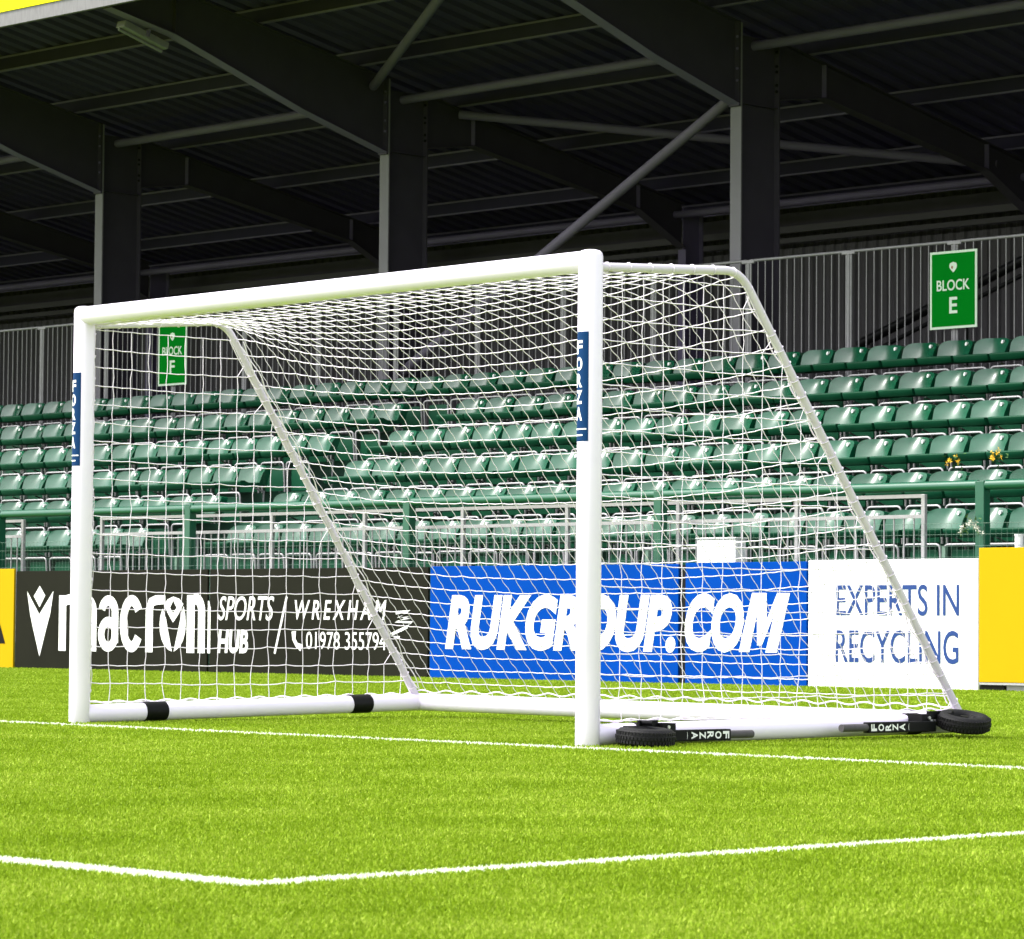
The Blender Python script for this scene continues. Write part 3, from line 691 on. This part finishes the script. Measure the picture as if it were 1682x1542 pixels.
for r in range(6):
    y0, z0 = ROWY[r], FLZ[r]
    xs = -22.42+.58*r-.06+.47-.5*60
    row = []
    for k in range(140):
        x = xs+k*.498; u = px_of(x, y0, TOPZ[r])
        if -45 < u < 1735: row.append((x, u))
    L_ = [(x, u) for x, u in row if not (GAP[r][0] < x < GAP[r][1]) ]
    left = [t for t in L_ if t[0] < GAP[r][0]]; right = [t for t in L_ if t[0] > GAP[r][1]]
    for side, seq in (('left', left[::-1]), ('right', right)):
        for i, (x, u) in enumerate(seq):
            s = spawn(protoB if rng.random() < .35 else protoA)
            s.location = (x, y0+rng.normal(0, .006), z0+rng.normal(0, .003)); s.rotation_euler.z = rng.normal(0, .015)
            word = ORD[i+1]
            s['label'] = 'green seat in the %s row, %s to the %s of the aisle' % (ROWN[r], word, side)
            s['group'] = 'green plastic stadium seats in rows'
# ------------------------------------------------------------ bar fence with the block signs
fn = empty('bar_fence', (-30, 30.85, 3.0), 'tall grey vertical bar fence running behind the top row of seats', 'fence')
PXS = [-24.82+1.562*k for k in range(-12, 4)]
for a, b in zip(PXS, PXS[1:]):
    mb = MB(); x0, x1 = a+30+.035, b+30-.035
    mb.tube([(x0, 0, 2.02), (x1, 0, 2.02)], .019, 10); mb.tube([(x0, 0, .12), (x1, 0, .12)], .016, 10)
    mb.tube([(x0, 0, .05), (x0, 0, 2.02)], .014, 8); mb.tube([(x1, 0, .05), (x1, 0, 2.02)], .014, 8)
    k = 13
    for i in range(1, k): x = x0+(x1-x0)*i/k; mb.tube([(x, 0, .12), (x, 0, 2.01)], .0075, 6, caps=False)
    mb.build('fence_panel', M['galv2'], fn)
for a in PXS:
    MB().tube([(a+30, .0, 0), (a+30, 0, 2.03)], .022, 10).build('post', M['galv2'], fn)
    MB().box(a+30-.10, a+30+.10, -.022, .022, 1.985, 2.03).build('clamp', M['galv2'], fn, bevel=.006)
def block_sign(x0, x1, z0, z1, ch, label):
    e = empty('block_sign', ((x0+x1)/2, 30.79, z0), label, 'sign', 'green block signs on the bar fence'); w = (x1-x0)/2; h = z1-z0
    MB().box(-w, w, 0, .012, 0, h).build('panel', M['signw'], e)
    MB().add([(-w+.028, -.002, .028), (w-.028, -.002, .028), (w-.028, -.002, h-.028), (-w+.028, -.002, h-.028)], [(0, 1, 2, 3)]).build('green_face', M['sign'], e)
    put_text('lettering', 'BLOCK', -w*.70, w*.70, h*.49, h*.63, -.004, M['signw'], e, bold=.015)
    put_text('letter', ch, -.055, .06, h*.195, h*.405, -.004, M['signw'], e, bold=.02)
    mb = MB(); P = [(0.0, .72), (.028, .745), (.05, .78), (.055, .81), (.045, .84), (0, .855), (-.045, .84), (-.055, .81), (-.05, .78), (-.028, .75)]
    mb.add([(a, -.004, b*h) for a, b in P], [tuple(range(len(P)))]); mb.build('crest', M['signw'], e)
    mb = MB(); mb.add([(a, -.006, b*h) for a, b in ((-.03, .775), (-.005, .765), (.0, .80), (-.022, .805))], [(0, 1, 2, 3)]); mb.build('crest_detail', M['red'], e)
block_sign(-23.572, -22.90, 4.008, 4.908, 'E', 'green BLOCK E sign fixed to the bar fence, upper right')
block_sign(-37.60, -36.96, 3.99, 4.885, 'F', 'green BLOCK F sign fixed to the bar fence, seen through the left goal side')

# ------------------------------------------------------------ flowers tied to rails and seats
def bunch(name, loc, pm, label, n=14, spread=.09):
    e = empty(name, loc, label, 'flowers'); mb = MB()
    for i in range(n):
        c = Vector(rng.normal(0, 1, 3)*np.array([spread, .03, spread*.55]))
        for k in range(5):
            a = 2*PI*k/5+rng.random(); q = c+Vector((math.cos(a)*.018, rng.normal(0, .006), math.sin(a)*.018))
            p2 = c+Vector((math.cos(a+.5)*.03, rng.normal(0, .01), math.sin(a+.5)*.03))
            mb.add([c, q, p2], [(0, 1, 2)])
    mb.build('petals', pm, e); mb = MB()
    for i in range(n*2):
        c = Vector(rng.normal(0, 1, 3)*np.array([spread*1.1, .03, spread*.8])); a = rng.random()*6.28
        mb.add([c, c+Vector((math.cos(a)*.05, -.01, math.sin(a)*.05)), c+Vector((math.cos(a+.35)*.035, .01, math.sin(a+.35)*.035))], [(0, 1, 2)])
    mb.build('leaves', M['leaf'], e)
bunch('flower_bunch', (-19.92, 26.4, 2.20), M['petal'], 'yellow flowers on a seat in the fourth row, above the green post', 8, .05)
bunch('flower_bunch', (-19.45, 26.5, 2.25), M['petal'], 'yellow flowers nearest the right edge of the picture', 8, .05)
bunch('flower_bunch', (-18.25, 24.44, 1.47), M['wpetal'], 'white flowers with leaves tied to the green post at right', 14, .07)
cp = empty('white_cup', (-17.75, 24.5, 1.28), 'white plastic cup above the right yellow board', 'cup')
MB().tube([(0, 0, .0), (0, 0, .11)], .04, 14).build('cup_body', M['bwhite'], cp); MB().tube([(0, 0, .11), (0, 0, .122)], .044, 14).build('rim', M['bwhite'], cp)
